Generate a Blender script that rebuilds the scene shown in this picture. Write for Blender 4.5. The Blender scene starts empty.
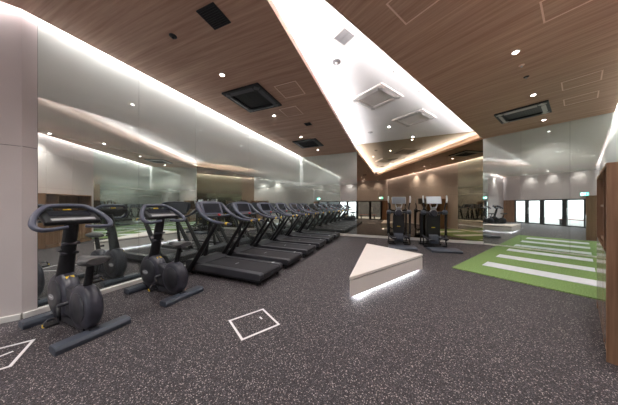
import bpy, bmesh, math, random
from mathutils import Vector, Matrix
random.seed(7)
S = bpy.context.scene
C = S.collection
PI = math.pi
CAMH = 1.45
HC = 3.89      # timber ceiling
HR = 4.22      # white recess ceiling

# ------------------------------------------------------------------ materials
def mat(name, col, rough=.5, metal=0., emit=None, es=0., spec=.5):
    m = bpy.data.materials.new(name); m.use_nodes = True
    b = m.node_tree.nodes['Principled BSDF']
    b.inputs['Base Color'].default_value = (*col, 1)
    b.inputs['Roughness'].default_value = rough
    b.inputs['Metallic'].default_value = metal
    b.inputs['Specular IOR Level'].default_value = spec
    if emit:
        b.inputs['Emission Color'].default_value = (*emit, 1)
        b.inputs['Emission Strength'].default_value = es
    return m

def vary(m, scale=40, amt=.12, bump=0.):
    """slight procedural mottling of the base colour"""
    nt = m.node_tree; n = nt.nodes; l = nt.links
    b = n['Principled BSDF']; base = b.inputs['Base Color'].default_value[:]
    g = n.new('ShaderNodeNewGeometry'); t = n.new('ShaderNodeTexNoise'); t.inputs['Scale'].default_value = scale
    l.new(g.outputs['Position'], t.inputs['Vector'])
    r = n.new('ShaderNodeValToRGB')
    r.color_ramp.elements[0].position = .3; r.color_ramp.elements[1].position = .7
    r.color_ramp.elements[0].color = (*[c*(1-amt) for c in base[:3]], 1)
    r.color_ramp.elements[1].color = (*[min(1, c*(1+amt)) for c in base[:3]], 1)
    l.new(t.outputs['Fac'], r.inputs['Fac']); l.new(r.outputs['Color'], b.inputs['Base Color'])
    if bump:
        bp = n.new('ShaderNodeBump'); bp.inputs['Strength'].default_value = bump; bp.inputs['Distance'].default_value = .002
        l.new(t.outputs['Fac'], bp.inputs['Height']); l.new(bp.outputs['Normal'], b.inputs['Normal'])
    return m

def wood(name, ang, dark, light, vertical=False, k=1.):
    m = bpy.data.materials.new(name); m.use_nodes = True
    nt = m.node_tree; n = nt.nodes; l = nt.links; b = n['Principled BSDF']
    b.inputs['Roughness'].default_value = .5; b.inputs['Specular IOR Level'].default_value = .3
    g = n.new('ShaderNodeNewGeometry')
    rot = n.new('ShaderNodeVectorRotate'); rot.rotation_type = 'Z_AXIS'; rot.inputs['Angle'].default_value = -ang
    l.new(g.outputs['Position'], rot.inputs['Vector'])
    outs = []
    for sc, det, w in (((.45, 9, 9), 4, 0), ((1.3, 34, 34), 3, 5)):
        mp = n.new('ShaderNodeMapping')
        s3 = (sc[1], sc[2], sc[0]) if vertical else sc
        mp.inputs['Scale'].default_value = tuple(v*k for v in s3); mp.inputs['Location'].default_value = (w, w, w)
        l.new(rot.outputs['Vector'], mp.inputs['Vector'])
        t = n.new('ShaderNodeTexNoise'); t.inputs['Scale'].default_value = 1.; t.inputs['Detail'].default_value = det
        t.inputs['Roughness'].default_value = .6
        l.new(mp.outputs['Vector'], t.inputs['Vector']); outs.append(t)
    mx = n.new('ShaderNodeMath'); mx.operation = 'MULTIPLY_ADD'; mx.inputs[1].default_value = .5
    l.new(outs[0].outputs['Fac'], mx.inputs[0])
    m2 = n.new('ShaderNodeMath'); m2.operation = 'MULTIPLY'; m2.inputs[1].default_value = .5
    l.new(outs[1].outputs['Fac'], m2.inputs[0]); l.new(m2.outputs[0], mx.inputs[2])
    r = n.new('ShaderNodeValToRGB')
    r.color_ramp.elements[0].position = .36; r.color_ramp.elements[0].color = (*dark, 1)
    r.color_ramp.elements[1].position = .64; r.color_ramp.elements[1].color = (*light, 1)
    l.new(mx.outputs[0], r.inputs['Fac']); l.new(r.outputs['Color'], b.inputs['Base Color'])
    return m

def mirror(name, tint, frost=None, z0=2.05, z1=3.0, top=.84, haze=.04):
    """silvered glass; with frost, a film that turns milky towards the top"""
    m = bpy.data.materials.new(name); m.use_nodes = True
    nt = m.node_tree; n = nt.nodes; l = nt.links
    for x in list(n): n.remove(x)
    out = n.new('ShaderNodeOutputMaterial')
    gl = n.new('ShaderNodeBsdfGlossy'); gl.inputs['Color'].default_value = (*tint, 1); gl.inputs['Roughness'].default_value = 0.
    if frost is None:
        l.new(gl.outputs[0], out.inputs[0]); return m
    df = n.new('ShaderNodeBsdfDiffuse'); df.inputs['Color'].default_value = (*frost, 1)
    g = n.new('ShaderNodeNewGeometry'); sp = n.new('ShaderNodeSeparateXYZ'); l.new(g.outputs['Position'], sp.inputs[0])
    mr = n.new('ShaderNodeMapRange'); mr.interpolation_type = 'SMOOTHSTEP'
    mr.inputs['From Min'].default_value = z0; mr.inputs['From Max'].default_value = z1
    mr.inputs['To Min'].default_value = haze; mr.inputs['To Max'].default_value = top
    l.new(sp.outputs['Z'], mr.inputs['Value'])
    mx = n.new('ShaderNodeMixShader')
    l.new(mr.outputs['Result'], mx.inputs[0]); l.new(gl.outputs[0], mx.inputs[1]); l.new(df.outputs[0], mx.inputs[2])
    l.new(mx.outputs[0], out.inputs[0])
    return m

def rubber():
    m = bpy.data.materials.new('speckled rubber'); m.use_nodes = True
    nt = m.node_tree; n = nt.nodes; l = nt.links; b = n['Principled BSDF']
    b.inputs['Roughness'].default_value = .62; b.inputs['Specular IOR Level'].default_value = .35
    g = n.new('ShaderNodeNewGeometry')
    nz = n.new('ShaderNodeTexNoise'); nz.inputs['Scale'].default_value = 60
    l.new(g.outputs['Position'], nz.inputs['Vector'])
    ad = n.new('ShaderNodeMixRGB'); ad.blend_type = 'ADD'; ad.inputs[0].default_value = .006
    l.new(g.outputs['Position'], ad.inputs[1]); l.new(nz.outputs['Color'], ad.inputs[2])
    prev = None
    def layer(scale, cells, off):
        mp = n.new('ShaderNodeMapping'); mp.inputs['Location'].default_value = (off, off*2, 0)
        l.new(ad.outputs[0], mp.inputs['Vector'])
        v = n.new('ShaderNodeTexVoronoi'); v.inputs['Scale'].default_value = scale
        v.voronoi_dimensions = '2D'
        l.new(mp.outputs[0], v.inputs['Vector'])
        s = n.new('ShaderNodeSeparateColor'); l.new(v.outputs['Color'], s.inputs[0])
        r = n.new('ShaderNodeValToRGB'); r.color_ramp.interpolation = 'CONSTANT'
        e = r.color_ramp.elements
        e[0].position = 0; e[0].color = (*cells[0][1], 1)
        e[1].position = cells[1][0]; e[1].color = (*cells[1][1], 1)
        for p, c in cells[2:]:
            x = e.new(p); x.color = (*c, 1)
        l.new(s.outputs[0], r.inputs[0])
        return r
    bl = (.026, .023, .027)
    a = layer(165, [(0, bl), (.60, (.075, .068, .073)), (.78, (.22, .205, .215)), (.88, (.92, .84, .74)), (.93, (.12, .055, .045)), (.96, bl)], 0)
    c = layer(280, [(0, bl), (.5, (.05, .045, .05)), (.75, (.12, .11, .12)), (.9, (.30, .265, .255))], 3.3)
    mx = n.new('ShaderNodeMixRGB'); mx.blend_type = 'LIGHTEN'; mx.inputs[0].default_value = 1
    l.new(a.outputs[0], mx.inputs[1]); l.new(c.outputs[0], mx.inputs[2])
    dk = n.new('ShaderNodeMixRGB'); dk.blend_type = 'MULTIPLY'; dk.inputs[0].default_value = 1; dk.inputs[2].default_value = (.48, .46, .50, 1)
    l.new(mx.outputs[0], dk.inputs[1])
    l.new(dk.outputs[0], b.inputs['Base Color'])
    return m

def grass():
    m = bpy.data.materials.new('artificial grass'); m.use_nodes = True
    nt = m.node_tree; n = nt.nodes; l = nt.links; b = n['Principled BSDF']
    b.inputs['Roughness'].default_value = .8; b.inputs['Specular IOR Level'].default_value = .15
    g = n.new('ShaderNodeNewGeometry')
    t = n.new('ShaderNodeTexNoise'); t.inputs['Scale'].default_value = 55; t.inputs['Detail'].default_value = 5
    l.new(g.outputs['Position'], t.inputs['Vector'])
    r = n.new('ShaderNodeValToRGB'); e = r.color_ramp.elements
    e[0].position = .35; e[0].color = (.11, .19, .055, 1)
    e[1].position = .65; e[1].color = (.27, .39, .15, 1)
    l.new(t.outputs['Fac'], r.inputs[0]); l.new(r.outputs[0], b.inputs['Base Color'])
    bp = n.new('ShaderNodeBump'); bp.inputs['Strength'].default_value = .8; bp.inputs['Distance'].default_value = .01
    l.new(t.outputs['Fac'], bp.inputs['Height']); l.new(bp.outputs[0], b.inputs['Normal'])
    return m

def emis(name, col, s):
    m = bpy.data.materials.new(name); m.use_nodes = True
    n = m.node_tree.nodes
    for x in list(n): n.remove(x)
    o = n.new('ShaderNodeOutputMaterial'); e = n.new('ShaderNodeEmission')
    e.inputs[0].default_value = (*col, 1); e.inputs[1].default_value = s
    m.node_tree.links.new(e.outputs[0], o.inputs[0])
    return m

def glass():
    m = bpy.data.materials.new('clear pane'); m.use_nodes = True
    n = m.node_tree.nodes; l = m.node_tree.links
    for x in list(n): n.remove(x)
    o = n.new('ShaderNodeOutputMaterial'); t = n.new('ShaderNodeBsdfTransparent'); g = n.new('ShaderNodeBsdfGlossy')
    t.inputs[0].default_value = (.93, .95, .95, 1); g.inputs['Roughness'].default_value = .02
    mx = n.new('ShaderNodeMixShader'); mx.inputs[0].default_value = .08
    l.new(t.outputs[0], mx.inputs[1]); l.new(g.outputs[0], mx.inputs[2]); l.new(mx.outputs[0], o.inputs[0])
    return m

M = dict(
    rubber=rubber(), grass=grass(), glass=glass(),
    woodA=wood('timber ceiling laminate left', math.radians(-22.5), (.41, .24, .175), (.62, .405, .305)),
    woodB=wood('timber ceiling laminate right', math.radians(-52.5), (.41, .24, .168), (.63, .415, .305)),
    woodV=wood('walnut laminate', 0, (.20, .108, .062), (.33, .195, .12), True),
    pale=vary(mat('pale panel', (.56, .505, .50), .45), 3, .02),
    white=vary(mat('white plaster', (.86, .86, .87), .7), 3, .015),
    trimw=mat('white trim', (.72, .70, .67), .4),
    lip=mat('pale lip', (.46, .34, .28), .5),
    dark=mat('dark backing', (.03, .03, .03), .8),
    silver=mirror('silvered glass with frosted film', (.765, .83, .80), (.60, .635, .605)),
    bronze=mirror('bronze mirror', (.43, .35, .255)),
    blk=vary(mat('black moulded plastic', (.012, .012, .015), .45, spec=.4), 60, .2),
    blk2=vary(mat('charcoal moulded plastic', (.028, .028, .036), .40), 30, .12),
    shell=vary(mat('slate shell plastic', (.040, .039, .055), .33), 20, .08),
    blue=vary(mat('blue grey rubber grip', (.062, .068, .105), .36), 20, .08),
    steelb=vary(mat('blue grey painted steel', (.055, .065, .088), .38), 20, .06),
    belt=vary(mat('running belt', (.030, .028, .033), .65, spec=.25), 120, .25, .2),
    beltside=mat('deck side strip', (.045, .045, .055), .38),
    screen=mat('screen glass', (.012, .013, .02), .25, spec=.25),
    cframe=mat('console frame', (.11, .12, .17), .4),
    screenglare=mat('pale screen', (.36, .37, .39), .15, emit=(.75, .8, .85), es=.12),  # pale tint and faint emission stand in for glare on the glass
    chrome=mat('brushed steel', (.55, .55, .57), .3, 1.),
    silverp=mat('silver plastic', (.62, .62, .64), .35),
    yellow=mat('yellow mark', (.75, .50, .03), .5),
    red=mat('red button', (.45, .03, .03), .4),
    badge=mat('grey badge', (.30, .30, .32), .4),
    saddle=vary(mat('saddle vinyl', (.075, .075, .08), .45), 40, .1),
    benchside=vary(mat('bench laminate', (.76, .71, .68), .45), 4, .02),
    benchtop=vary(mat('bench top', (.80, .745, .71), .4), 4, .02),
    led=emis('led tape', (1., .97, 1.), .9),
    lens=emis('lamp lens', (1., .97, .93), 14.),
    acw=mat('white cassette', (.80, .78, .77), .45),
    acb=vary(mat('black cassette', (.016, .017, .022), .4), 40, .1),
    acg=mat('graphite louvre', (.10, .105, .12), .4),
    acsil=mat('grey louvre', (.5, .49, .49), .4),
    acgl=mat('pale grille', (.72, .70, .69), .5), acgr=mat('grey grille', (.15, .145, .15), .5),
    screengrey=mat('grey screen', (.17, .18, .20), .15),
    twr=mat('black tower shell', (.012, .012, .014), .5),
    hatch=mat('hatch trim', (.90, .68, .58), .45),
    mark=mat('aluminium trim', (.8, .78, .8), .4),
    stripe=vary(mat('pale grey board', (.70, .72, .78), .5), 8, .03),
    frame=mat('black aluminium', (.015, .015, .017), .35),
    exitg=emis('sign green', (.10, .75, .55), 1.6),
    exitw=emis('sign white', (.85, 1., .97), 2.2),
    frost=emis('daylit film', (.97, .98, 1.), 1.15),
    dstone=vary(mat('outdoor paving', (.55, .54, .52), .8), 6, .1),
    bstone=vary(mat('far building', (.12, .12, .13), .7), 6, .3),
    slat=mat('outdoor slat', (.35, .10, .07), .6),
)

M['woodG'] = wood('polished walnut', 0, (.20, .108, .062), (.33, .195, .12), True)
_b = M['woodG'].node_tree.nodes['Principled BSDF']; _b.inputs['Roughness'].default_value = .16; _b.inputs['Specular IOR Level'].default_value = .7
# ------------------------------------------------------------------ mesh building
class MB:
    def __init__(s): s.v = []; s.f = []; s.sm = []
    def add(s, vs, fs, smooth=False):
        o = len(s.v); s.v += [tuple(v) for v in vs]
        for f in fs: s.f.append([i+o for i in f]); s.sm.append(smooth)
        return s
    def box(s, c, d, rot=None, taper=(1, 1)):
        hx, hy, hz = d[0]/2, d[1]/2, d[2]/2; vs = []
        for z in (-1, 1):
            tx, ty = taper if z > 0 else (1, 1)
            for x, y in ((-1, -1), (1, -1), (1, 1), (-1, 1)):
                p = Vector((x*hx*tx, y*hy*ty, z*hz))
                if rot is not None: p = rot @ p
                vs.append(p+Vector(c))
        return s.add(vs, [(3, 2, 1, 0), (4, 5, 6, 7), (0, 1, 5, 4), (1, 2, 6, 5), (2, 3, 7, 6), (3, 0, 4, 7)])
    def prism(s, poly, z0, z1):
        """vertical extrusion of a ground polygon"""
        a = sum(poly[i][0]*poly[(i+1) % len(poly)][1]-poly[(i+1) % len(poly)][0]*poly[i][1] for i in range(len(poly)))
        if a < 0: poly = poly[::-1]
        n = len(poly)
        vs = [(p[0], p[1], z0) for p in poly]+[(p[0], p[1], z1) for p in poly]
        return s.add(vs, [list(range(n))[::-1], list(range(n, 2*n))]+[(i, (i+1) % n, (i+1) % n+n, i+n) for i in range(n)])
    def side(s, poly, x0, x1, smooth=False):
        """extrusion along X of a (y, z) outline"""
        a = sum(poly[i][0]*poly[(i+1) % len(poly)][1]-poly[(i+1) % len(poly)][0]*poly[i][1] for i in range(len(poly)))
        if a < 0: poly = poly[::-1]
        n = len(poly)
        vs = [(x0, p[0], p[1]) for p in poly]+[(x1, p[0], p[1]) for p in poly]
        return s.add(vs, [list(range(n))[::-1], list(range(n, 2*n))]+[(i, (i+1) % n, (i+1) % n+n, i+n) for i in range(n)], smooth)
    def tube(s, pts, r, n=12, flat=1., smooth_path=0):
        pts = [Vector(p) for p in pts]
        rs = r if isinstance(r, (list, tuple)) else [r]*len(pts)
        if smooth_path:
            P = []; R = []
            for i in range(len(pts)-1):
                p0 = pts[max(i-1, 0)]; p1 = pts[i]; p2 = pts[i+1]; p3 = pts[min(i+2, len(pts)-1)]
                for k in range(smooth_path):
                    t = k/smooth_path
                    P.append(.5*((2*p1)+(p2-p0)*t+(2*p0-5*p1+4*p2-p3)*t*t+(3*p1-p0-3*p2+p3)*t**3))
                    R.append(rs[i]*(1-t)+rs[i+1]*t)
            P.append(pts[-1]); R.append(rs[-1]); pts, rs = P, R
        vs = []; N = len(pts)
        t = (pts[1]-pts[0]).normalized()
        up = Vector((0, 0, 1)) if abs(t.z) < .9 else Vector((0, 1, 0))
        u = t.cross(up).normalized()
        for i in range(N):
            t = (pts[min(i+1, N-1)]-pts[max(i-1, 0)]).normalized()
            u = (u-t*u.dot(t)).normalized(); w = t.cross(u)
            for k in range(n):
                a = 2*PI*k/n
                vs.append(pts[i]+u*math.cos(a)*rs[i]+w*math.sin(a)*rs[i]*flat)
        fs = [(i*n+k, i*n+(k+1) % n, (i+1)*n+(k+1) % n, (i+1)*n+k) for i in range(N-1) for k in range(n)]
        s.add(vs, fs, True)
        o = len(s.v)-len(vs)
        s.f.append([o+k for k in range(n)][::-1]); s.sm.append(False)
        s.f.append([o+(N-1)*n+k for k in range(n)]); s.sm.append(False)
        return s
    def disc(s, c, axis, prof, n=32, smooth=True):
        """lathe: prof = [(radius, offset along axis)]"""
        axis = Vector(axis).normalized(); c = Vector(c)
        up = Vector((0, 0, 1)) if abs(axis.z) < .9 else Vector((0, 1, 0))
        u = axis.cross(up).normalized(); w = axis.cross(u)
        vs = []
        for r, h in prof:
            for k in range(n):
                a = 2*PI*k/n
                vs.append(c+axis*h+(u*math.cos(a)+w*math.sin(a))*r)
        m = len(prof)
        fs = [(i*n+k, i*n+(k+1) % n, (i+1)*n+(k+1) % n, (i+1)*n+k) for i in range(m-1) for k in range(n)]
        s.add(vs, fs, smooth); o = len(s.v)-len(vs)
        s.f.append([o+k for k in range(n)][::-1]); s.sm.append(False)
        s.f.append([o+(m-1)*n+k for k in range(n)]); s.sm.append(False)
        return s
    def build(s, name, m, parent=None, bevel=0., seg=2, loc=None, rz=None, label=None):
        me = bpy.data.meshes.new(name); me.from_pydata(s.v, [], s.f)
        me.materials.append(m)
        for p, q in zip(me.polygons, s.sm): p.use_smooth = q
        bm = bmesh.new(); bm.from_mesh(me); bmesh.ops.recalc_face_normals(bm, faces=bm.faces[:])
        if bevel:
            es = [e for e in bm.edges if len(e.link_faces) == 2 and e.calc_face_angle(0) > .6]
            bmesh.ops.bevel(bm, geom=es, offset=bevel, segments=seg, profile=.6, affect='EDGES', clamp_overlap=True)
        bm.to_mesh(me); bm.free(); me.update()
        o = bpy.data.objects.new(name, me); C.objects.link(o)
        if parent is not None: o.parent = parent
        if loc is not None: o.location = loc
        if rz is not None: o.rotation_euler.z = rz
        if label: o['label'] = label
        return o

def tag(o, label=None, cat=None, group=None, kind=None):
    for k, v in (('label', label), ('category', cat), ('group', group), ('kind', kind)):
        if v: o[k] = v
    return o
def empty(name, loc, rz=0, label=None, cat=None, group=None, kind=None):
    o = bpy.data.objects.new(name, None); C.objects.link(o); o.empty_display_size = .1
    o.location = loc; o.rotation_euler.z = rz
    return tag(o, label, cat, group, kind)
def copy_tree(o, parent=None):
    c = o.copy(); C.objects.link(c); c.parent = parent
    for ch in [x for x in bpy.data.objects if x.parent == o]: copy_tree(ch, c)
    return c
def lamp(name, kind, loc, energy, parent=None, rot=None, size=None, color=(1, .97, .94), **kw):
    d = bpy.data.lights.new(name, kind); d.energy = energy; d.color = color
    if size and kind == 'AREA':
        d.shape = 'RECTANGLE'; d.size, d.size_y = size
    for k, v in kw.items(): setattr(d, k, v)
    o = bpy.data.objects.new(name, d); C.objects.link(o); o.location = loc
    if rot is not None: o.rotation_euler = rot
    if parent: o.parent = parent
    return o

# ------------------------------------------------------------------ plan of the room (metres, camera over 0,0)
def V2(x, y): return Vector((x, y))
A = V2(-.464, 10.31); K = V2(-3.68, 2.564); R = V2(-6.88, .03); Qc = V2(-1.28, -1.8)
D = V2(8.094, 5.154); C1 = V2(6.44, 7.40)
C0 = V2(2.205, 9.19); AP = V2(-.81, 1.58)
ROOM = [A, K, R, Qc, D, C1]
cen = V2(1, 4)
def inward(a, b):
    d = (b-a).normalized(); n = V2(-d.y, d.x)
    return n if n.dot(cen-(a+b)/2) > 0 else -n
def inter(a, b, c, d):
    r = b-a; s = d-c; t = ((c.x-a.x)*s.y-(c.y-a.y)*s.x)/(r.x*s.y-r.y*s.x); return a+r*t
def offset(poly, offs):
    n = len(poly); out = []
    for i in range(n):
        a, b, c = poly[i-1], poly[i], poly[(i+1) % n]
        n1 = inward(a, b)*offs[i-1]; n2 = inward(b, c)*offs[i]
        out.append(inter(a+n1, b+n1, b+n2, c+n2))
    return out

# floor and ceiling
big = offset(ROOM, [-.2]*6)
tag(MB().prism([tuple(p) for p in big], -.12, 0).build('floor', M['rubber']), kind='structure')
tag(MB().prism([tuple(p) for p in big], HR, HR+.1).build('ceiling', M['white']), kind='structure')

# walls: slab outside each line, panels of glass or laminate on the face
def wall(name, a, b, m, z1=HR, ext=.15):
    d = (b-a).normalized(); n = inward(a, b)
    p = [a-d*0, b+d*0, b+d*0-n*ext, a-d*0-n*ext]
    return tag(MB().prism([tuple(q) for q in p], 0, z1).build(name, m), kind='structure')
def panel(par, name, a, b, s0, s1, z0, z1, m, t=.012, off=0., bevel=0., label=None):
    d = (b-a).normalized(); n = inward(a, b)
    p0 = a+d*s0+n*off; p1 = a+d*s1+n*off
    return MB().prism([tuple(p0), tuple(p1), tuple(p1+n*t), tuple(p0+n*t)], z0, z1).build(name, m, par, bevel, label=label)
def skirting(par_name, a, b, s0, s1, h=.07, t=.05):
    d = (b-a).normalized(); n = inward(a, b); p0 = a+d*s0; p1 = a+d*s1
    tag(MB().prism([tuple(p0), tuple(p1), tuple(p1+n*t), tuple(p0+n*t)], 0, h).build(par_name, M['trimw'], bevel=.004), kind='structure')

G = .002
# left mirrored wall A -> K
wl = wall('wall_left', A, K, M['dark'])
L = (K-A).length; end = L-.12
def s_at_px(a, b, px):
    d = (b-a).normalized(); k = (px-309)/200
    return (k*a.y-a.x)/(d.x-k*d.y)
seams = [0, s_at_px(A, K, 248), s_at_px(A, K, 195), s_at_px(A, K, 138.5), end]
for i in range(4):
    panel(wl, 'mirror_panel', A, K, seams[i]+G, seams[i+1]-G, .07, HR, M['silver'])
panel(wl, 'wall_panel', A, K, end+.004, L, .07, 2.2-.004, M['pale'], .02)
panel(wl, 'wall_panel', A, K, end+.004, L, 2.2+.004, HR, M['pale'], .02)
skirting('baseboard_left', A, K, 0, L)
# near left wall K -> R
wn = wall('wall_near_left', K, R, M['dark'])
n1 = inward(A, K)*.02; n2 = inward(K, R)*.02
MB().prism([tuple(K), tuple(K+n1), tuple(inter(A+n1, K+n1, K+n2, R+n2)), tuple(K+n2)], .07, HR).build('corner_post', M['pale'], wn)
L2 = (R-K).length; k = 0
while k < L2:
    for z0, z1 in ((.07, 2.2), (2.2, HR)):
        panel(wn, 'wall_panel', K, R, k+(G if k else 0), min(k+1.2, L2)-G, z0+.004, z1-.004, M['pale'], .02)
    k += 1.2
skirting('baseboard_near_left', K, R, 0, L2)
# far wall A -> C1 : frosted mirror then bronze mirror
wf = wall('wall_far', A, C1, M['dark'])
LF = (C1-A).length; LC0 = (C0-A).length
panel(wf, 'mirror_panel', A, C1, .014, LC0/2-G, .07, HR, M['silver'])
panel(wf, 'mirror_panel', A, C1, LC0/2+G, LC0-G, .07, HR, M['silver'])
cols = [LC0, s_at_px(A, C1, 383), s_at_px(A, C1, 414), s_at_px(A, C1, 447), LF-.004]
for i in range(4):
    for z0, z1 in ((.10, 2.17), (2.17, HR)):
        panel(wf, 'bronze_mirror_panel', A, C1, cols[i]+G*.6, cols[i+1]-G*.6, z0+G*.6, z1-G*.6, M['bronze'])
skirting('baseboard_far', A, C1, .05, LF-.01, .10, .05)
# right mirrored wall C1 -> D
wr = wall('wall_right', C1, D, M['dark'])
LR = (D-C1).length
cols = [.0, s_at_px(C1, D, 521), s_at_px(C1, D, 570), LR]
for i in range(3):
    panel(wr, 'mirror_panel', C1, D, cols[i]+G, cols[i+1]-G, .05, HR, M['silver'])
skirting('baseboard_right', C1, D, .02, LR-.06, .05, .03)
# near right wall Q -> D : laminate cupboards, post, then frosted mirror
wq = wall('wall_near_right', Qc, D, M['dark'])
LQ = (D-Qc).length
v = -.45+7.77-7.2
xs = [0]
x = 7.77
rev = []
while x > .3: rev.append(x); x -= .91
xs = [0]+rev[::-1]
for i in range(len(xs)-1):
    for z0, z1 in ((.07, 2.06), (2.06, 3.3), (3.3, HR)):
        panel(wq, 'wall_panel', Qc, D, xs[i]+G, xs[i+1]-G, z0+G, z1-G, M['pale'], .02)
mm = (7.77+LQ)/2
panel(wq, 'mirror_panel', Qc, D, 7.77+G, mm-G, .07, HR, M['silver'])
panel(wq, 'mirror_panel', Qc, D, mm+G, LQ-.014, .07, HR, M['silver'])
skirting('baseboard_near_right', Qc, D, 0, LQ-.06)
# back wall Q -> R with black framed glazing
d = (R-Qc).normalized(); nb = inward(Qc, R); LB = (R-Qc).length
DH = 1.86
wb = tag(MB().prism([tuple(Qc), tuple(R), tuple(R-nb*.15), tuple(Qc-nb*.15)], DH, HR).build('wall_back', M['pale']), kind='structure')
MB().prism([tuple(Qc+d*4.922), tuple(R), tuple(R-nb*.15), tuple(Qc+d*4.922-nb*.15)], 0, DH).build('timber_panel', M['woodV'], wb)
k = 0
for k in range(5):
    panel(wb, 'wall_panel', Qc, R, k*1.2+G, min((k+1)*1.2, LB)-G, DH+.06, 3.0-G, M['pale'], .012)
    panel(wb, 'wall_panel', Qc, R, k*1.2+G, min((k+1)*1.2, LB)-G, 3.0+G, HR, M['pale'], .012)
def glazed(name, u0, u1, pane, fw=.08, handle=False):
    fr = MB()
    def bx(a0, a1, z0, z1, t0=-.10, t1=.02):
        p0 = Qc+d*a0; p1 = Qc+d*a1
        fr.prism([tuple(p0+nb*t0), tuple(p1+nb*t0), tuple(p1+nb*t1), tuple(p0+nb*t1)], z0, z1)
    bx(u0, u0+fw, 0, DH); bx(u1-fw, u1, 0, DH); bx(u0+fw, u1-fw, DH-.08, DH); bx(u0+fw, u1-fw, 0, .06)
    o = tag(fr.build(name, M['frame'], bevel=.003), kind='structure')
    panel(o, 'pane', Qc, R, u0+fw, u1-fw, .06, DH-.08, pane, .01, -.05)
    if handle:
        h = MB(); p = Qc+d*(u1-fw-.06)+nb*.055
        h.tube([(p.x, p.y, .75), (p.x, p.y, 1.25)], .014)
        for z in (.8, 1.2): h.tube([(p.x, p.y, z), (p.x-nb.x*.08, p.y-nb.y*.08, z)], .009)
        h.build('handle', M['chrome'], o)
glazed('door_1', .52, 1.72, M['glass'], .17, True)
glazed('window_1', 1.72, 2.92, M['glass'], .05)
glazed('door_2', 2.92, 4.08, M['glass'], .17, True)
glazed('window_2', 4.08, 4.92, M['glass'], .03)
MB().prism([tuple(Qc), tuple(Qc+d*.518), tuple(Qc+d*.518-nb*.15), tuple(Qc-nb*.15)], 0, DH).build('timber_panel', M['woodV'], wb)
# outdoors behind the glass
tag(MB().prism([tuple(Qc-nb*.2-d*6), tuple(R-nb*.2+d*6), tuple(R-nb*14+d*6), tuple(Qc-nb*14-d*6)], -.14, -.03).build('ground', M['dstone']), kind='structure')
pb = Qc+d*2.2-nb*1.5
ob = empty('outdoor_bench', (pb.x, pb.y, -.03), math.atan2(d.y, d.x), 'low slatted reddish bench outside behind the clear glass by the doors', 'bench')
sl = MB()
for i in range(5): sl.box((0, -.2+i*.1, .42), (1.7, .07, .035))
sl.build('slat_seat', M['slat'], ob, .004)
for sx in (-.7, .7): MB().box((sx, 0, .2), (.06, .42, .4)).build('leg', M['frame'], ob, .004)
pl = V2(-4.2, -7.6)  # building added to darken the glazing as reflected in the bronze mirror
fb = empty('added_dark_building', (pl.x, pl.y, -.03), math.atan2(d.y, d.x), 'added dark low building outside, behind the clear glass doors', 'building')
MB().box((0, 0, 1.3), (6.5, 2.0, 2.6)).box((.5, 0, 2.9), (2.0, 1.4, .5)).build('wall', M['bstone'], fb, .01)
MB().box((0, 0, 2.63), (6.7, 2.2, .06)).build('roof', M['frame'], fb, .01)

# timber ceiling: room outline minus the cove gaps and minus the white wedge AP-C0-C1
cg = .12
inn = offset(ROOM, [cg, cg, 0, cg, 0, 0])   # A-K, K-R, R-Q, Q-D, D-C1, C1-A
iA, iK, iR, iQ, iD, iC = inn
cw = tag(MB().prism([tuple(p) for p in (iA, iK, iR, iQ, AP, C0)], HC, HC+.04).build('ceiling_left', M['woodA']), kind='structure')
cw2 = tag(MB().prism([tuple(p) for p in (AP, iQ, iD, C1)], HC, HC+.04).build('ceiling_right', M['woodB']), kind='structure')

def strip(par, a, b, off, z0, z1, t, m, name):
    """thin upstand along a->b shifted by vector off"""
    dd = (b-a).normalized(); n = off.normalized() if off.length else V2(-dd.y, dd.x)
    p = [a+off, b+off, b+off+n*t, a+off+n*t]
    return MB().prism([tuple(q) for q in p], z0, z1).build(name, m, par)
def cove_light(a, b, z, watts, tilt, col=(1, .96, .97), w=.03):
    """slim led profile along a->b, aimed along tilt"""
    mid = (a+b)/2; dd = (b-a); ln = dd.length; x = Vector((dd.x, dd.y, 0)).normalized()
    zz = -Vector(tilt).normalized(); y = zz.cross(x).normalized()
    rot = Matrix((x, y, zz)).transposed().to_euler()
    return lamp('cove_led', 'AREA', (mid.x, mid.y, z), watts*ln, None, rot, (ln, w), col)

for par, a, b in ((cw, C0, AP), (cw2, C1, AP)):
    dd = (b-a).normalized(); o = V2(-dd.y, dd.x)
    wc = (C0+C1+AP)/3
    if o.dot(wc-a) > 0: o = -o          # away from the wedge
    strip(par, a, b, o*.0005, HC-.004, HC+.10, .012, M['lip'], 'cove_lip')
    strip(par, a-dd*0, b+dd*.25, o*.30, HC+.04, HR, .02, M['white'], 'cove_back')
    aa = a+o*.13+dd*.08; bb = b+o*.13-dd*.05
    cove_light(aa, bb, HC+.075, 4.1, (-o.x*2, -o.y*2, 1.))
# board closing the recess behind the apex
# wall coves
def wall_cove(par, a, b, ia, ib, watts):
    n = inward(a, b)
    strip(par, ia, ib, n*.06, HC+.04, HR, .02, M['white'], 'cove_back')
    dd = (ib-ia).normalized()
    cove_light(ia+dd*.1-n*.02, ib-dd*.1-n*.02, HR-.06, watts, (-n.x*.25, -n.y*.25, -1.), w=.025)
wall_cove(cw, A, K, iA, iK, 5.2)
wall_cove(cw, K, R, iK, iR, 5.2)
wall_cove(cw2, Qc, D, iQ, iD, 5)

# ------------------------------------------------------------------ ceiling fittings
def at(px, py, z):
    Y = (z-CAMH)*200/(205-py); return V2((px-309)*Y/200, Y)
RA = math.radians(-22.5); RB = math.radians(36.5)

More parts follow.
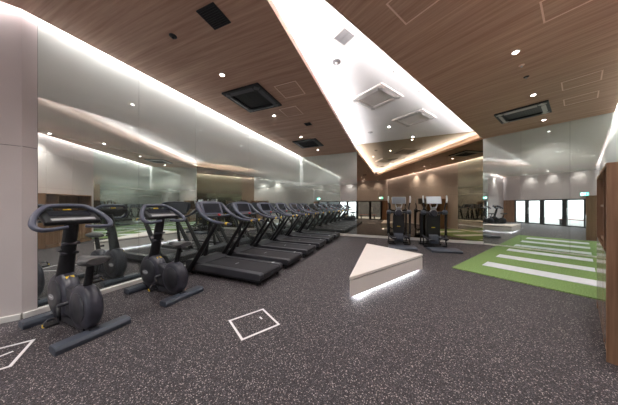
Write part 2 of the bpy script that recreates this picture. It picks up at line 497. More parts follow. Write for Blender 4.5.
def cassette(c, z, rz, frame_m, lou_m, grille_m, label, group):
    t = empty('ceiling_cassette', (c.x, c.y, z), rz, label, 'air conditioner', group)
    f = MB()
    s, w = .475, .16
    for sx, sy, dx, dy in ((0, 1, 2*s, w), (0, -1, 2*s, w), (1, 0, w, 2*s-2*w), (-1, 0, w, 2*s-2*w)):
        f.box((sx*(s-w/2), sy*(s-w/2), -.018), (dx, dy, .036))
    f.build('frame', frame_m, t, .006)
    g = MB().box((0, 0, -.008), (.62, .62, .012))
    for i in range(13): g.box((0, -.27+i*.045, -.016), (.58, .012, .006))
    g.build('grille', grille_m, t)
    for k in range(4):
        a = k*PI/2
        rot = Matrix.Rotation(a, 3, 'Z') @ Matrix.Rotation(.35, 3, 'X')
        p = Matrix.Rotation(a, 3, 'Z') @ Vector((0, .385, -.045))
        MB().box(p, (.58, .085, .008), rot).build('louvre', lou_m, t, .003)
    for k in range(4):
        a = k*PI/2+PI/4; r = .37*math.sqrt(2)
        MB().box((r*math.cos(a), r*math.sin(a), -.04), (.11, .11, .012), Matrix.Rotation(a, 3, 'Z')).build('corner_cap', lou_m, t, .004)
    return t
cassette(V2(-1.28, 4.6), HC, RA, M['acb'], M['acg'], M['acb'], 'large black ceiling cassette above the nearer treadmills', 'black ceiling cassettes')
cassette(V2(-.02, 7.91), HC, RA, M['acb'], M['acg'], M['acb'], 'black ceiling cassette near the far frosted mirror corner', 'black ceiling cassettes')
cassette(V2(5.64, 5.29), HC, RB, M['acb'], M['acsil'], M['acb'], 'black ceiling cassette with grey flaps in the right timber ceiling', 'black ceiling cassettes')
cassette(V2(1.74, 5.17), HR, RB, M['acw'], M['acsil'], M['acgl'], 'white ceiling cassette in the bright recess, the nearer one', 'white ceiling cassettes')
cassette(V2(3.35, 6.39), HR, RB, M['acw'], M['acsil'], M['acgl'], 'white ceiling cassette in the recess close to the bronze mirror', 'white ceiling cassettes')

def grille(c, z, rz, s, fm, sm, label, nl=9):
    t = empty('air_grille', (c.x, c.y, z), rz, label, 'vent')
    f = MB(); h = s/2; w = s*.07
    for sx, sy, dx, dy in ((0, 1, s, w), (0, -1, s, w), (1, 0, w, s-2*w), (-1, 0, w, s-2*w)):
        f.box((sx*(h-w/2), sy*(h-w/2), -.006), (dx, dy, .012))
    f.build('frame', fm, t, .002)
    MB().box((0, 0, -.002), (s-2*w, s-2*w, .003)).build('backing', M['dark'] if sm is M['acb'] else M['acsil'], t)
    g = MB()
    for i in range(nl): g.box((0, -h+w+(i+.5)*(s-2*w)/nl, -.007), (s-2*w, .006+.006*s, .008), Matrix.Rotation(.5, 3, 'X'))
    g.box((0, 0, -.008), (.008, s-2*w, .008))
    g.build('blades', sm, t)
grille(V2(-1.23, 2.59), HC, RA, .29, M['acb'], M['acb'], 'square black air grille in the left timber ceiling, nearest the camera')
grille(V2(.58, 3.29), HR, RB, .28, M['trimw'], M['acgr'], 'square grey air grille in the white ceiling recess')
grille(V2(-.03, 6.02), HC, RA, .2, M['acb'], M['acb'], 'tiny black vent between the two left black cassettes')

def hatch(c, rz, s, label):
    f = MB(); h = s/2; w = .018
    for sx, sy, dx, dy in ((0, 1, s, w), (0, -1, s, w), (1, 0, w, s-2*w), (-1, 0, w, s-2*w)):
        f.box((sx*(h-w/2), sy*(h-w/2), -.002), (dx, dy, .004))
    o = f.build('access_hatch_trim', M['hatch'], None, 0, loc=(c.x, c.y, HC), rz=rz)
    tag(o, label, 'access hatch', 'ceiling access hatches')
hatch(V2(-.4, 4.25), RA, .5, 'square access hatch outline right beside the large black cassette')
hatch(V2(-.46, 5.23), RA, .48, 'square access hatch outline behind the large black cassette, second of two')
hatch(at(415, 0, HC), RB, .47, 'access hatch outline beside the white recess at the top edge of the photo')
hatch(at(572, -2, HC), RB, .47, 'access hatch outline at the top right of the right timber ceiling')
hatch(V2(5.36, 3.94), RB, .48, 'access hatch outline near the right black cassette, nearer of the pair')
hatch(V2(6.23, 4.59), RB, .48, 'access hatch outline closest to the right mirror wall')

def downlight(c, z, label, watts=40, r=.043, group='downlights in the timber ceiling', warm=(1, .95, .90)):
    t = empty('downlight', (c.x, c.y, z), 0, label, 'downlight', group)
    MB().disc((0, 0, 0), (0, 0, -1), [(r*.8, 0), (r*1.25, 0), (r*1.25, .004), (r*.86, .008), (r*.8, .004)], 24).build('trim_ring', M['trimw'], t)
    MB().disc((0, 0, 0), (0, 0, -1), [(r*.82, .004), (r*.82, .010)], 24).build('lens', M['lens'], t)
    if watts:
        lamp('bulb', 'SPOT', (0, 0, -.02), watts, t, (0, 0, 0), color=warm, spot_size=math.radians(120), spot_blend=.9, shadow_soft_size=.045)
for px, py, lb in ((222.2, 74.7, 'round downlight left of the large black cassette'),
                   (274.2, 115.6, 'round downlight just behind the large black cassette'),
                   (300.9, 136.9, 'round downlight just in front of the far left black cassette'),
                   (317.8, 149.8, 'round downlight behind the far left black cassette'),
                   (515.6, 52.2, 'bright round downlight alone in the middle of the right timber ceiling'),
                   (533.4, 94.9, 'round downlight just before the right black cassette'),
                   (544, 119.8, 'round downlight behind the right black cassette by the mirror')):
    downlight(at(px, py, HC), HC, lb)
for px, py, lb in ((316.9, 11, 'bright round downlight at the narrow near end of the white recess'),
                   (384.4, 62.5, 'round downlight in the white recess before the nearer white cassette'),
                   (357.8, 120, 'small round downlight at the left edge of the white recess'),
                   (389, 126.7, 'small round downlight left of the far white cassette'),
                   (412.8, 136.8, 'small round downlight in the recess touching the bronze mirror edge')):
    downlight(at(px, py, HR), HR, lb, 22, .045, 'downlights in the white recess', (1, .97, .96))
# extra downlights added out of direct view to brighten the room
for c, lb in ((V2(-4.6, 1.6), 'added round downlight behind the camera, over the corner by the pale wall'),
              (V2(-2.6, .3), 'added round downlight behind the camera, left of the doors'),
              (V2(3.0, 1.9), 'added round downlight above the walnut cabinet'),
              (V2(1.9, .9), 'added round downlight out of view over the open floor facing the bench'),
              (V2(-2.1, 1.6), 'added round downlight over the floor between the camera and the nearest bike')):
    downlight(c, HC, lb, 60)
for u, lb in ((.9, 'round downlight washing the wall above the doors, nearest the exit sign'),
              (2.3, 'round downlight washing the wall above the doors, middle one'),
              (3.7, 'round downlight washing the wall above the doors, farthest from the exit sign')):
    p = Qc+d*u+nb*.35; downlight(p, HC, lb, 24, .04)

def ceiling_dot(c, z, r, m, m2, name, label, cat):
    t = empty(name, (c.x, c.y, z), 0, label, cat)
    MB().disc((0, 0, 0), (0, 0, -1), [(r, 0), (r, .006), (r*.85, .012), (r*.5, .014)], 24).build('cover', m, t)
    MB().disc((0, 0, 0), (0, 0, -1), [(r*.32, .012), (r*.32, .03), (r*.2, .04)], 16).build('nozzle', m2, t)
ceiling_dot(at(173, 36, HC), HC, .05, M['acb'], M['acb'], 'ceiling_spotlight', 'small black ceiling fitting left of the square black grille', 'spotlight')
ceiling_dot(at(526.3, 76.7, HC), HC, .04, M['acb'], M['chrome'], 'sprinkler', 'small dark sprinkler head between the two right downlights', 'sprinkler')
ceiling_dot(at(521.6, 65.2, HC), HC, .038, M['hatch'], M['silverp'], 'smoke_detector', 'small pale sensor beside the lone bright right downlight', 'sensor')
ceiling_dot(at(336.4, 62, HR), HR, .08, M['acgr'], M['silverp'], 'ceiling_speaker', 'round grey speaker in the white recess behind the grey grille', 'speaker')
ceiling_dot(at(395, 71, HR), HR, .035, M['acsil'], M['silverp'], 'smoke_detector', 'small grey sensor in the recess right of a downlight', 'sensor')
ceiling_dot(at(419.5, 91, HR), HR, .03, M['acsil'], M['silverp'], 'sprinkler', 'small sprinkler in the recess right of the nearer white cassette', 'sprinkler')
ceiling_dot(at(370.2, 132.4, HR), HR, .09, M['acsil'], M['silverp'], 'ceiling_speaker', 'pale round speaker in the recess left of the far white cassette', 'speaker')
ceiling_dot(at(358, 119.5, HR)+V2(-.35, .1), HR, .03, M['acsil'], M['acb'], 'sprinkler', 'small dark sprinkler near the left edge of the white recess', 'sprinkler')

# ------------------------------------------------------------------ exit sign on the back wall
pe = Qc+d*.62+nb*.05
ex = empty('exit_sign', (pe.x, pe.y, 2.14), math.atan2(nb.y, nb.x)-PI/2, 'small lit green exit sign with a running figure above the glass door', 'sign')
# local +Y points into the room
MB().box((0, 0, 0), (.40, .05, .22)).build('housing', M['trimw'], ex, .005)
MB().box((0, .027, 0), (.38, .004, .20)).build('sign_face', M['exitg'], ex)
fg = MB(); Yf = .031
fg.box((-.10, Yf, 0), (.11, .003, .16)).build('doorway_symbol', M['exitw'], ex)
rn = MB()
rn.disc((.045, Yf, .062), (0, 1, 0), [(.017, 0), (.017, .003)], 16)
for p, q, r in (((.04, .04), (.015, -.01), .014), ((.015, -.01), (.05, -.035), .010), ((.05, -.035), (.045, -.075), .009),
                ((.015, -.01), (-.02, -.03), .010), ((-.02, -.03), (-.045, -.06), .009),
                ((.04, .035), (.075, .015), .007), ((.035, .035), (-.005, .03), .007), ((-.005, .03), (-.02, .005), .007)):
    rn.tube([(p[0], Yf+.002, p[1]), (q[0], Yf+.002, q[1])], r, 8, .4)
rn.build('running_figure', M['exitw'], ex)
ar = MB().add([(.13, Yf+.001, 0), (.165, Yf+.001, .035), (.165, Yf+.001, -.035), (.13, Yf+.004, 0), (.165, Yf+.004, .035), (.165, Yf+.004, -.035)],
              [(0, 1, 2), (5, 4, 3), (0, 3, 4, 1), (1, 4, 5, 2), (2, 5, 3, 0)])
ar.build('arrow', M['exitw'], ex)

# ------------------------------------------------------------------ walnut cabinet at the right
N0 = V2(2.75, 1.85)
dq = (D-Qc).normalized(); ang = math.atan2(dq.y, dq.x)
cab = empty('shelf_cabinet', (N0.x, N0.y, 0), ang, 'tall walnut shelf cabinet standing against the near right wall', 'cabinet')
# local: x along the wall (away), y into the room = +90deg of x ; the body lies at y < 0
CL, CD, CH = 1.64, .50, 1.84
cb = MB()
cb.box((.0125, -CD/2, CH/2), (.025, CD, CH)).box((CL-.0125, -CD/2, CH/2), (.025, CD, CH))
cb.box((CL/2, -CD/2, CH-.015), (CL-.05, CD, .03)).box((CL/2, -CD/2, .05), (CL-.05, CD-.02, .10))
cb.box((.40, -CD/2, CH/2), (.025, CD-.004, CH-.06)).box((CL/2, -CD+.01, CH/2), (CL-.05, .02, CH-.06))
cb.build('carcass', M['woodV'], cab)
for z in (1.02, 1.44): MB().box((.40+(CL-.40)/2, -CD/2-.01, z), (CL-.45, CD-.04, .025)).build('shelf', M['woodV'], cab)
MB().box((.206, -CD/2-.01, 1.02), (.36, CD-.04, .025)).build('shelf', M['woodV'], cab)
MB().box((.206, -.008, .56), (.36, .018, .88)).build('door', M['woodG'], cab, .002)
for i in range(3):
    w = (CL-.43)/3
    MB().box((.415+w*(i+.5), -.008, .56), (w-.006, .018, .88)).build('door', M['woodG'], cab, .002)

# ------------------------------------------------------------------ artificial turf with boards
e = (D-C1).normalized(); g = inward(C1, D)
def tp(s, dd): return C1+e*s+g*dd
tf = empty('turf_strip', (*tp(1.5, 2), 0), 0, 'rectangular green artificial turf mat laid against the right mirror wall', 'turf mat')
o2 = tp(1.5, 2)
def quad(mb, s0, s1, d0, d1, z0, z1):
    return mb.prism([tuple(tp(s0, d0)-o2), tuple(tp(s1, d0)-o2), tuple(tp(s1, d1)-o2), tuple(tp(s0, d1)-o2)], z0, z1)
quad(MB(), .386, 2.68, .035, 4.2, 0, .018).build('grass_pile', M['grass'], tf)
for d0, d1 in ((.40, .83), (1.68, 2.12), (2.96, 3.43)):
    quad(MB(), .75, 2.33, d0, d1, .018, .026).build('stripe', M['stripe'], tf, label='pale grey board stripe')

# ------------------------------------------------------------------ triangular bench
B0, B1, B2 = V2(.60, 3.0), V2(2.54, 4.44), V2(1.64, 5.68)
bc = (B0+B1+B2)/3
bn = empty('triangular_bench', (bc.x, bc.y, 0), 0, 'white triangular bench with a glowing light strip under its base', 'bench')
def tri(off, chop=.03):
    P = [B0, B1, B2]
    out = []
    for i in range(3):
        a, b, c = P[i-1], P[i], P[(i+1) % 3]
        def nin(p, q):
            dd = (q-p).normalized(); n = V2(-dd.y, dd.x)
            return n if n.dot(bc-p) > 0 else -n
        n1 = nin(a, b)*off; n2 = nin(b, c)*off
        p = inter(a+n1, b+n1, b+n2, c+n2)
        out.append(p+(a-b).normalized()*chop); out.append(p+(c-b).normalized()*chop)
    return [tuple(p-bc) for p in out]
MB().prism(tri(0), .315, .36).build('bench_top', M['benchtop'], bn, .006)
MB().prism(tri(.035), .290, .315).build('shadow_gap', M['acgr'], bn)  # dark strip; shade under the top is put into its colour
MB().prism(tri(.004), .055, .290).build('side_panels', M['benchside'], bn, .004)
MB().prism(tri(.30), 0, .055).build('plinth', M['dark'], bn)
inset = tri(.05)
pt = [V2(*p)+bc for p in (inset[0], inset[1], inset[2], inset[3], inset[4], inset[5])]
for i, j in ((1, 2), (3, 4), (5, 0)):
    a, b = pt[i]-bc, pt[j]-bc
    dd = (b-a).normalized(); nn = V2(-dd.y, dd.x)
    if nn.dot((a+b)/2) < 0: nn = -nn      # outward
    MB().prism([tuple(a), tuple(b), tuple(b-nn*.012), tuple(a-nn*.012)], .046, .0545).build('light_strip', M['led'], bn)
    a = a-nn*.06; b = b-nn*.06
    m_ = (a+b)/2; x = Vector((dd.x, dd.y, 0)); zz = -Vector((nn.x*.25, nn.y*.25, -1)).normalized(); y = zz.cross(x).normalized()
    rot = Matrix((x, y, zz)).transposed().to_euler()
    lamp('under_light', 'AREA', (m_.x, m_.y, .052), 2.8*(b-a).length, bn, rot, ((b-a).length, .02), (.95, .95, 1.))

# ------------------------------------------------------------------ floor outlet hatches
def floor_mark(c, ang, s, name, label, inner):
    t = empty('floor_hatch', (c.x, c.y, 0), ang, label, 'floor hatch', 'floor hatches')
    f = MB(); h = s/2; w = .024
    for sx, sy, dx, dy in ((0, 1, s, w), (0, -1, s, w), (1, 0, w, s-2*w), (-1, 0, w, s-2*w)):
        f.box((sx*(h-w/2), sy*(h-w/2), .0015), (dx, dy, .005))
    f.build('trim', M['mark'], t)
    inner.build('lifting_slot', M['mark'], t)
sa = math.atan2(.276, .353)
floor_mark(V2(-.68, 2.466), sa, .47, 'floor_hatch', 'square floor hatch outline in front of the second exercise bike',
           MB().box((.11, .04, .0015), (.02, .06, .005)))
c1, c2 = V2(-2.96, 2.17), V2(-2.66, 1.79)
cc = (c1+c2)/2-V2(.353, .276)*.53
floor_mark(cc, sa, .47, 'floor_hatch', 'square floor hatch outline at the left photo edge beside the first bike',
           MB().box((.10, .05, .0015), (.10, .02, .005), Matrix.Rotation(.5, 3, 'Z')))

# ------------------------------------------------------------------ treadmill (local: +Y towards the console, deck rear at y=-1)
def make_treadmill():
    t = empty('treadmill', (0, 0, 0))
    # chassis, side by side profile
    ch = MB()
    prof = [(-.98, .07), (-1.0, .12), (-.97, .19), (.45, .19), (.5, .10), (.9, .06), (.94, .03), (.5, .03)]
    ch.side([(-.97, .06), (-1.0, .10), (-.99, .165), (-.5, .175), (.9, .175), (.94, .12), (.92, .06)], -.385, .385)
    ch.build('deck', M['blk'], t, .012)
    for s in (-1, 1):
        MB().side([(-.99, .10), (-1.0, .19), (-.97, .215), (.55, .23), (.62, .20), (.62, .10)], s*.275, s*.40).build('side_rail', M['beltside'], t, .012)
        MB().disc((s*.34, -.90, 0), (0, 0, 1), [(.03, 0), (.025, .06)], 12).build('foot', M['blk'], t)
        MB().disc((s*.34, .80, 0), (0, 0, 1), [(.03, 0), (.025, .06)], 12).build('foot', M['blk'], t)
    b = MB().side([(-.985, .15), (-.995, .18), (-.975, .203), (-.94, .208), (.56, .216), (.56, .15)], -.272, .272)
    b.build('running_belt', M['belt'], t, .004)
    MB().box((0, -.12, .2165), (.10, .028, .002)).build('belt_mark', M['badge'], t)
    # motor cover
    MB().side([(.52, .17), (.48, .232), (.58, .262), (.72, .295), (.88, .29), (.95, .22), (.955, .10), (.93, .05), (.80, .05)], -.385, .385).build('motor_cover', M['blk2'], t, .025, 3)
    MB().box((.33, -.80, .2235), (.07, .05, .003)).build('logo_plate', M['silverp'], t)
    # uprights
    for s in (-1, 1):
        MB().tube([(s*.395, .80, .05), (s*.395, .74, .16), (s*.39, .55, .40), (s*.385, .30, .74), (s*.38, .04, 1.09)], [.06, .068, .06, .054, .046], 12, .62, 4).build('upright', M['blk'], t)
        a = MB().tube([(s*.37, -.31, 1.085), (s*.385, -.16, 1.09), (s*.392, .10, 1.12), (s*.388, .32, 1.19), (s*.37, .50, 1.30), (s*.345, .62, 1.43), (s*.30, .67, 1.495)],
                      [.026, .033, .036, .040, .048, .045, .032], 14, .8, 5).build('handrail', M['blue'], t)
        MB().tube([(s*.379, -.235, 1.090), (s*.384, -.195, 1.092)], [.0345, .0352], 14, .85).build('grip_mark', M['yellow'], a)
    MB().tube([(-.31, .668, 1.49), (-.15, .69, 1.515), (.15, .69, 1.515), (.31, .668, 1.49)], .03, 12, .8, 4).build('console_hood', M['blue'], t)
    r = Matrix.Rotation(math.radians(68), 3, 'X')
    # console: back shell and screen tilted towards the user
    cs = MB().box((0, .615, 1.365), (.56, .30, .05), r); cs.build('console', M['cframe'], t, .015)
    n = r @ Vector((0, 0, 1))
    sc = MB().box(Vector((0, .615, 1.372))+n*.027, (.43, .225, .006), r).build('screen', M['screen'], t, .002)
    MB().tube([(-.375, .40, 1.225), (-.2, .43, 1.205), (.2, .43, 1.205), (.375, .40, 1.225)], .026, 12, 1, 4).build('cross_bar', M['steelb'], t)
    MB().box((0, .52, 1.215), (.62, .14, .045), Matrix.Rotation(.25, 3, 'X')).build('tray', M['blk'], t, .012)
    MB().disc((.02, .41, 1.222), (0, -.5, .9), [(.03, 0), (.03, .02), (.022, .028)], 16).build('stop_button', M['red'], t)
    MB().tube([(0, .64, 1.24), (0, .70, .8), (0, .80, .28)], [.04, .035, .05], 10, .5, 4).build('cable_spine', M['blk'], t)
    return t
TL = ['black treadmill nearest the camera, beside the second exercise bike',
      'second black treadmill from the camera in the mirror wall row',
      'third black treadmill from the camera in the mirror wall row',
      'fourth treadmill from the camera, third from the far end of the row',
      'fifth treadmill from the camera, last but one before the far wall',
      'last treadmill of the row, standing against the far frosted mirror']
fwd = V2(-.9236, .3833); alo = V2(.3833, .9236)
T0 = V2(-1.635, 4.283)
rzt = math.atan2(fwd.y, fwd.x)-PI/2
tm = make_treadmill()
for i in range(6):
    o = tm if i == 0 else copy_tree(tm)
    p = T0+alo*(i*1.03)
    o.location = (p.x, p.y, 0); o.rotation_euler.z = rzt
    tag(o, TL[i], 'treadmill', 'row of treadmills facing the mirror wall')

# ------------------------------------------------------------------ exercise bike (local: +Y is forward)
def make_bike():
    t = empty('exercise_bike', (0, 0, 0))
    for y, w in ((-.49, .30), (.49, .28)):
        pr = [(-.075, .0), (-.08, .045), (-.058, .078), (.058, .078), (.08, .045), (.075, 0)]
        b = MB().side([(y+a, z) for a, z in pr], -w, w)
        b.build('rear_foot' if y < 0 else 'front_foot', M['steelb'], t, .008)
    # central spine
    MB().side([(-.50, .03), (-.50, .09), (-.2, .11), (.2, .11), (.50, .09), (.50, .03)], -.04, .04).build('frame', M['blk2'], t, .01)
    # front flywheel housing: big teardrop running up into the column
    def ring(cy, cz, r, extra=()):
        pts = []
        for k in range(36):
            a = 2*PI*k/36
            pts.append((cy+r*math.cos(a), cz+r*math.sin(a)))
        return pts
    MB().disc((0, .27, .335), (1, 0, 0), [(.17, -.085), (.245, -.075), (.275, -.05), (.28, 0), (.275, .05), (.245, .075), (.17, .085)], 40).build('front_housing', M['shell'], t)
    for s in (-1, 1):
        MB().disc((s*.083, .27, .335), (s, 0, 0), [(.20, 0), (.195, .006), (.06, .008)], 36).build('side_cover', M['blk2'], t)
        MB().disc((s*.088, .33, .33), (s, 0, 0), [(.001, 0), (.001, .001)], 4) 
        q = MB(); n = 20
        vs = []; 
        for h in (.086, .094):
            for k in range(n):
                a = 2*PI*k/n; vs.append((s*h, .34+.075*math.cos(a), .32+.034*math.sin(a)))
        q.add(vs, [list(range(n)), list(range(n, 2*n))]+[(k, (k+1) % n, (k+1) % n+n, k+n) for k in range(n)])
        lg = q.build('oval_badge', M['badge'], t)
        MB().box((s*.0945, .34, .32), (.002, .10, .012)).build('badge_lettering', M['silverp'], lg)
    MB().box((0, .125, .565), (.07, .035, .012), Matrix.Rotation(.62, 3, 'X')).build('yellow_mark', M['yellow'], t)
    # shroud between the housings
    MB().side([(.15, .16), (.18, .50), (-.02, .47), (-.30, .40), (-.36, .20), (-.1, .14)], -.062, .062).build('mid_shroud', M['blk2'], t, .02, 3)
    # rear drive housing
    MB().disc((0, -.30, .30), (1, 0, 0), [(.15, -.075), (.215, -.068), (.245, -.04), (.25, 0), (.245, .04), (.215, .068), (.15, .075)], 40).build('rear_housing', M['shell'], t)
    for s in (-1, 1):
        MB().disc((s*.073, -.30, .30), (s, 0, 0), [(.17, 0), (.165, .006), (.05, .010)], 32).build('side_cover', M['blk2'], t)
    MB().side([(-.38, .04), (-.40, .12), (-.34, .14), (-.22, .12), (-.20, .04)], -.055, .055).build('rear_neck', M['blk2'], t, .01)
    # crank and pedals
    MB().tube([(-.14, -.02, .30), (.14, -.02, .30)], .022, 12).build('crank_axle', M['blk2'], t)
    for s, a in ((1, PI/2-.25), (-1, -PI/2-.25)):
        py, pz = -.02+.17*math.cos(a), .30+.17*math.sin(a)
        c = MB().tube([(s*.13, -.02, .30), (s*.135, py, pz)], [.02, .015], 10, .6).build('crank_arm', M['blk'], t)
        p = MB().box((s*.195, py, pz), (.10, .10, .025)).build('pedal', M['blk'], t, .006)
        MB().tube([(s*.15, py-.03, pz+.01), (s*.16, py-.02, pz+.05), (s*.20, py, pz+.065), (s*.24, py-.02, pz+.05), (s*.25, py-.03, pz+.01)], .008, 8, 2.2, 4).build('pedal_strap', M['blk2'], p)
        MB().box((s*.252, py-.01, pz+.01), (.012, .035, .03)).build('strap_buckle', M['yellow'], p, .003)
    # handlebar column
    MB().tube([(0, .29, .48), (0, .20, .78), (0, .10, 1.12), (0, .06, 1.26)], [.085, .07, .064, .058], 14, .8, 4).build('column', M['blk'], t)
    MB().tube([(-.055, .175, .90), (-.075, .16, .92)], .028, 12).build('adjust_knob', M['blk2'], t)
    for z, y in ((.98, .12), (.86, .16)):
        MB().tube([(-.075, y-.02, z), (.075, y-.02, z)], .018, 10).build('bottle_clip', M['shell'], t)
    # console: tilted tray
    r = Matrix.Rotation(math.radians(28), 3, 'X')
    MB().box((0, .10, 1.30), (.46, .27, .055), r).build('console', M['blk'], t, .02, 3)
    n = r @ Vector((0, 0, 1))
    MB().box(Vector((0, .14, 1.325))+n*.028, (.34, .11, .006), r).build('screen', M['screen'], t, .002)
    MB().box(Vector((0, .005, 1.262))+n*.022, (.36, .05, .012), r).build('key_strip', M['badge'], t, .004)
    MB().box(Vector((0, .215, 1.372))+n*.018, (.07, .015, .02), r).build('console_mark', M['yellow'], t, .003)
    # handlebar loop around the console
    pts = [(0.07, -0.06, 1.195), (0.2, -0.09, 1.18), (0.28, -0.1, 1.185), (0.312, -0.03, 1.235), (0.27, 0.08, 1.33), (0.19, 0.18, 1.41), (0.12, 0.225, 1.437), (-0.12, 0.225, 1.437), (-0.19, 0.18, 1.41), (-0.27, 0.08, 1.33), (-0.312, -0.03, 1.235), (-0.28, -0.1, 1.185), (-0.2, -0.09, 1.18), (-0.07, -0.06, 1.195)]
    MB().tube(pts, [.018, .022, .025, .027, .027, .027, .027, .027, .027, .027, .027, .025, .022, .018], 12, 1, 5).build('handlebar', M['blue'], t)
    # saddle on its post
    MB().tube([(0, -.30, .45), (0, -.37, .66), (0, -.41, .81)], [.042, .036, .030], 12, .8, 3).build('seat_post', M['blk'], t)
    MB().tube([(.03, -.335, .60), (.085, -.33, .60)], [.014, .024], 12).build('adjust_knob', M['blk2'], t)
    sd = MB(); prof = [(-.56, .085, .035), (-.53, .125, .045), (-.46, .13, .05), (-.38, .10, .045), (-.28, .055, .038), (-.20, .036, .032), (-.17, .022, .02)]
    vs = []; n = 14
    for y, w, h in prof:
        for k in range(n):
            a = 2*PI*k/n; vs.append((w*math.cos(a), y, .835+h*1.2*math.sin(a)*(.7 if math.sin(a) > 0 else 1.)+(.01 if y < -.5 else 0)))
    m_ = len(prof)
    sd.add(vs, [(i*n+k, i*n+(k+1) % n, (i+1)*n+(k+1) % n, (i+1)*n+k) for i in range(m_-1) for k in range(n)], True)
    sd.add([vs[k] for k in range(n)], [list(range(n))], True); sd.add([vs[(m_-1)*n+k] for k in range(n)], [list(range(n))], True)
    sd.build('saddle', M['saddle'], t)
    return t
bk = make_bike()
bf = V2(-.917, .397).normalized()
for i, (p, lb) in enumerate(((V2(-2.82, 2.405), 'dark upright exercise bike nearest the camera beside the pale wall'),
                             (V2(-2.415, 3.32), 'dark upright exercise bike between the nearest bike and the first treadmill'))):
    o = bk if i == 0 else copy_tree(bk)
    o.location = (p.x, p.y, 0); o.rotation_euler.z = math.atan2(bf.y, bf.x)-PI/2
    tag(o, lb, 'exercise bike', 'exercise bikes facing the mirror wall')

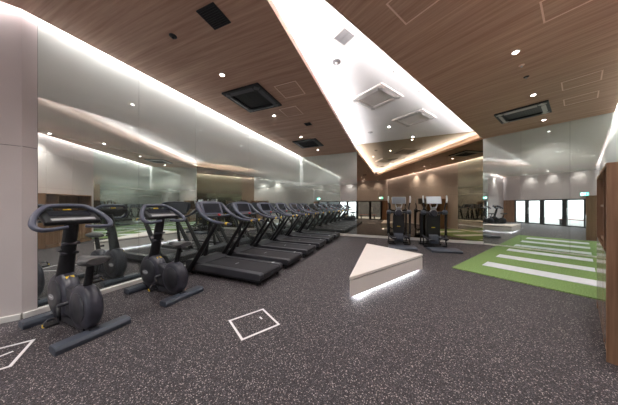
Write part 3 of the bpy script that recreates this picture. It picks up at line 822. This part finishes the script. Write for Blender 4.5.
# ------------------------------------------------------------------ cross trainer (local +Y away from the viewer)
def make_trainer():
    t = empty('cross_trainer', (0, 0, 0))
    MB().side([(-.98, 0), (-.99, .05), (-.95, .08), (-.56, .09), (-.50, .05), (-.50, 0)], -.42, .42).build('step_plate', M['steelb'], t, .012)
    MB().side([(-.52, .0), (-.52, .07), (.0, .11), (.45, .10), (.50, 0)], -.12, .12).build('base', M['blk'], t, .01)
    MB().side([(.30, 0), (.30, .06), (.42, .08), (.42, 0)], -.36, .36).build('front_foot', M['blk'], t, .01)
    MB().side([(-.14, 0), (-.14, .06), (-.04, .06), (-.04, 0)], -.36, .36).build('rear_foot', M['blk'], t, .01)
    # tower
    tw = MB(); y0, y1 = .06, .36
    sec = [(.08, .15, 0), (.30, .18, 0), (.75, .20, .0), (1.05, .19, .01), (1.18, .12, .03)]
    vs = []; fs = []
    for z, w, o_ in sec:
        vs += [(-w, y0+o_, z), (w, y0+o_, z), (w*.85, y1, z), (-w*.85, y1, z)]
    for i in range(len(sec)-1):
        for k in range(4): fs.append((i*4+k, i*4+(k+1) % 4, i*4+4+(k+1) % 4, i*4+4+k))
    fs += [(3, 2, 1, 0), tuple(len(vs)-4+k for k in range(4))]
    tw.add(vs, fs).build('tower', M['twr'], t, .02, 3)
    MB().box((0, .053, .66), (.11, .012, .028)).build('logo_mark', M['yellow'], t)
    MB().side([(-.02, .10), (-.06, .22), (-.02, .36), (.06, .42), (.08, .10)], -.15, .15).build('linkage_cover', M['steelb'], t, .015)
    # neck, hub and console
    hub = MB().disc((0, .02, 1.16), (0, 1, 0), [(.09, -.05), (.12, -.02), (.12, .06), (.08, .10)], 24).build('hub', M['shell'], t)
    for s in (-1, 1):
        MB().tube([(s*.10, .05, 1.20), (s*.06, .04, 1.30), (s*.10, .03, 1.42), (s*.12, .02, 1.52)], [.024, .022, .02, .018], 10, 1, 3).build('console_arm', M['silverp'], t)
    MB().disc((0, .02, 1.30), (0, 1, .3), [(.07, -.02), (.085, 0), (.07, .02)], 20).build('control_pad', M['badge'], t)
    r = Matrix.Rotation(math.radians(76), 3, 'X'); n = r @ Vector((0, 0, 1))
    MB().box((0, .03, 1.62), (.48, .27, .04), r).build('console', M['badge'], t, .012)
    MB().box(Vector((0, .03, 1.62))+n*.022, (.44, .235, .004), r).build('screen', M['screenglare'], t)
    for s in (-1, 1):
        MB().tube([(s*.12, .03, 1.17), (s*.25, .02, 1.19), (s*.35, .0, 1.20)], [.035, .035, .04], 12, 1, 3).build('cross_arm', M['blk2'], t)
        MB().disc((s*.33, .0, 1.19), (s, 0, 0), [(.06, -.06), (.08, -.04), (.08, .06), (.055, .085)], 20).build('pivot_pod', M['steelb'], t)
        lv = MB().tube([(s*.37, .02, 1.20), (s*.33, -.02, 1.33), (s*.345, -.06, 1.48), (s*.36, -.08, 1.53)], [.026, .022, .02, .02], 10, 1, 4).build('lever', M['blk'], t)
        MB().tube([(s*.36, -.08, 1.53), (s*.37, -.08, 1.65), (s*.365, -.06, 1.77)], [.026, .028, .022], 12, 1, 3).build('lever_grip', M['silverp'], lv)
        MB().tube([(s*.37, .0, 1.17), (s*.375, .02, .8), (s*.37, .0, .38)], [.042, .036, .034], 10, 1, 3).build('swing_arm', M['blk'], t)
        MB().tube([(s*.30, .32, 1.12), (s*.31, .36, .6), (s*.31, .36, .05)], .024, 10, 1, 3).build('rear_post', M['blk'], t)
        MB().tube([(s*.26, .02, 1.15), (s*.27, .30, 1.13)], .024, 10).build('post_link', M['blk'], t)
        MB().tube([(s*.37, .0, .40), (s*.33, -.15, .33), (s*.27, -.30, .27)], .026, 10, 1, 3).build('pedal_arm', M['blk2'], t)
        z = .25 if s < 0 else .30
        MB().side([(-.44, z), (-.46, z+.05), (-.43, z+.05), (-.42, z+.025), (-.10, z+.03), (-.09, z+.07), (-.06, z+.07), (-.06, z)], s*.20-.075, s*.20+.075).build('pedal', M['blk2'], t, .008)
        MB().tube([(s*.20, -.10, z), (s*.20, .10, .20)], .022, 8).build('crank_arm', M['badge'], t)
        MB().tube([(s*.34, .0, .38), (s*.36, -.09, .05)], .02, 8).build('strut', M['blk'], t)
    return t
ct = make_trainer(); ct2 = copy_tree(ct)
for i, (p, dr, lb) in enumerate(((V2(3.30, 7.35), V2(.28, .96), 'left black cross trainer with grey screen before the bronze mirror'),
                                 (V2(4.36, 6.98), V2(.20, .98), 'right black cross trainer with bright screen before the bronze mirror'))):
    o = ct if i == 0 else ct2
    o.location = (p.x, p.y, 0); o.rotation_euler.z = math.atan2(dr.y, dr.x)-PI/2
    if i == 0:
        for ch in o.children:
            if ch.name.startswith('screen'):
                ch.data = ch.data.copy(); ch.data.materials[0] = M['screengrey']
    tag(o, lb, 'cross trainer', 'cross trainers before the bronze mirror')

# ------------------------------------------------------------------ daylight, camera, colour
w = bpy.data.worlds.new('World'); S.world = w; w.use_nodes = True
bg = w.node_tree.nodes['Background']; bg.inputs[0].default_value = (.95, .97, 1., 1); bg.inputs[1].default_value = 1.3
cam = bpy.data.cameras.new('Camera'); co = bpy.data.objects.new('Camera', cam); C.objects.link(co)
cam.sensor_width = 36; cam.lens = 36*200/618; cam.clip_start = .02
cam.shift_y = 2.5/618
co.location = (0, 0, CAMH); co.rotation_euler = (PI/2, 0, 0)
S.camera = co
S.view_settings.view_transform = 'Standard'; S.view_settings.look = 'None'
S.view_settings.gamma = 1; S.view_settings.exposure = 1.52
S.view_settings.use_curve_mapping = False
S.cycles.glossy_bounces = 8; S.cycles.max_bounces = 12; S.cycles.diffuse_bounces = 5
S.cycles.caustics_reflective = True; S.cycles.caustics_refractive = False
S.cycles.sample_clamp_indirect = 6.; S.cycles.use_adaptive_sampling = False
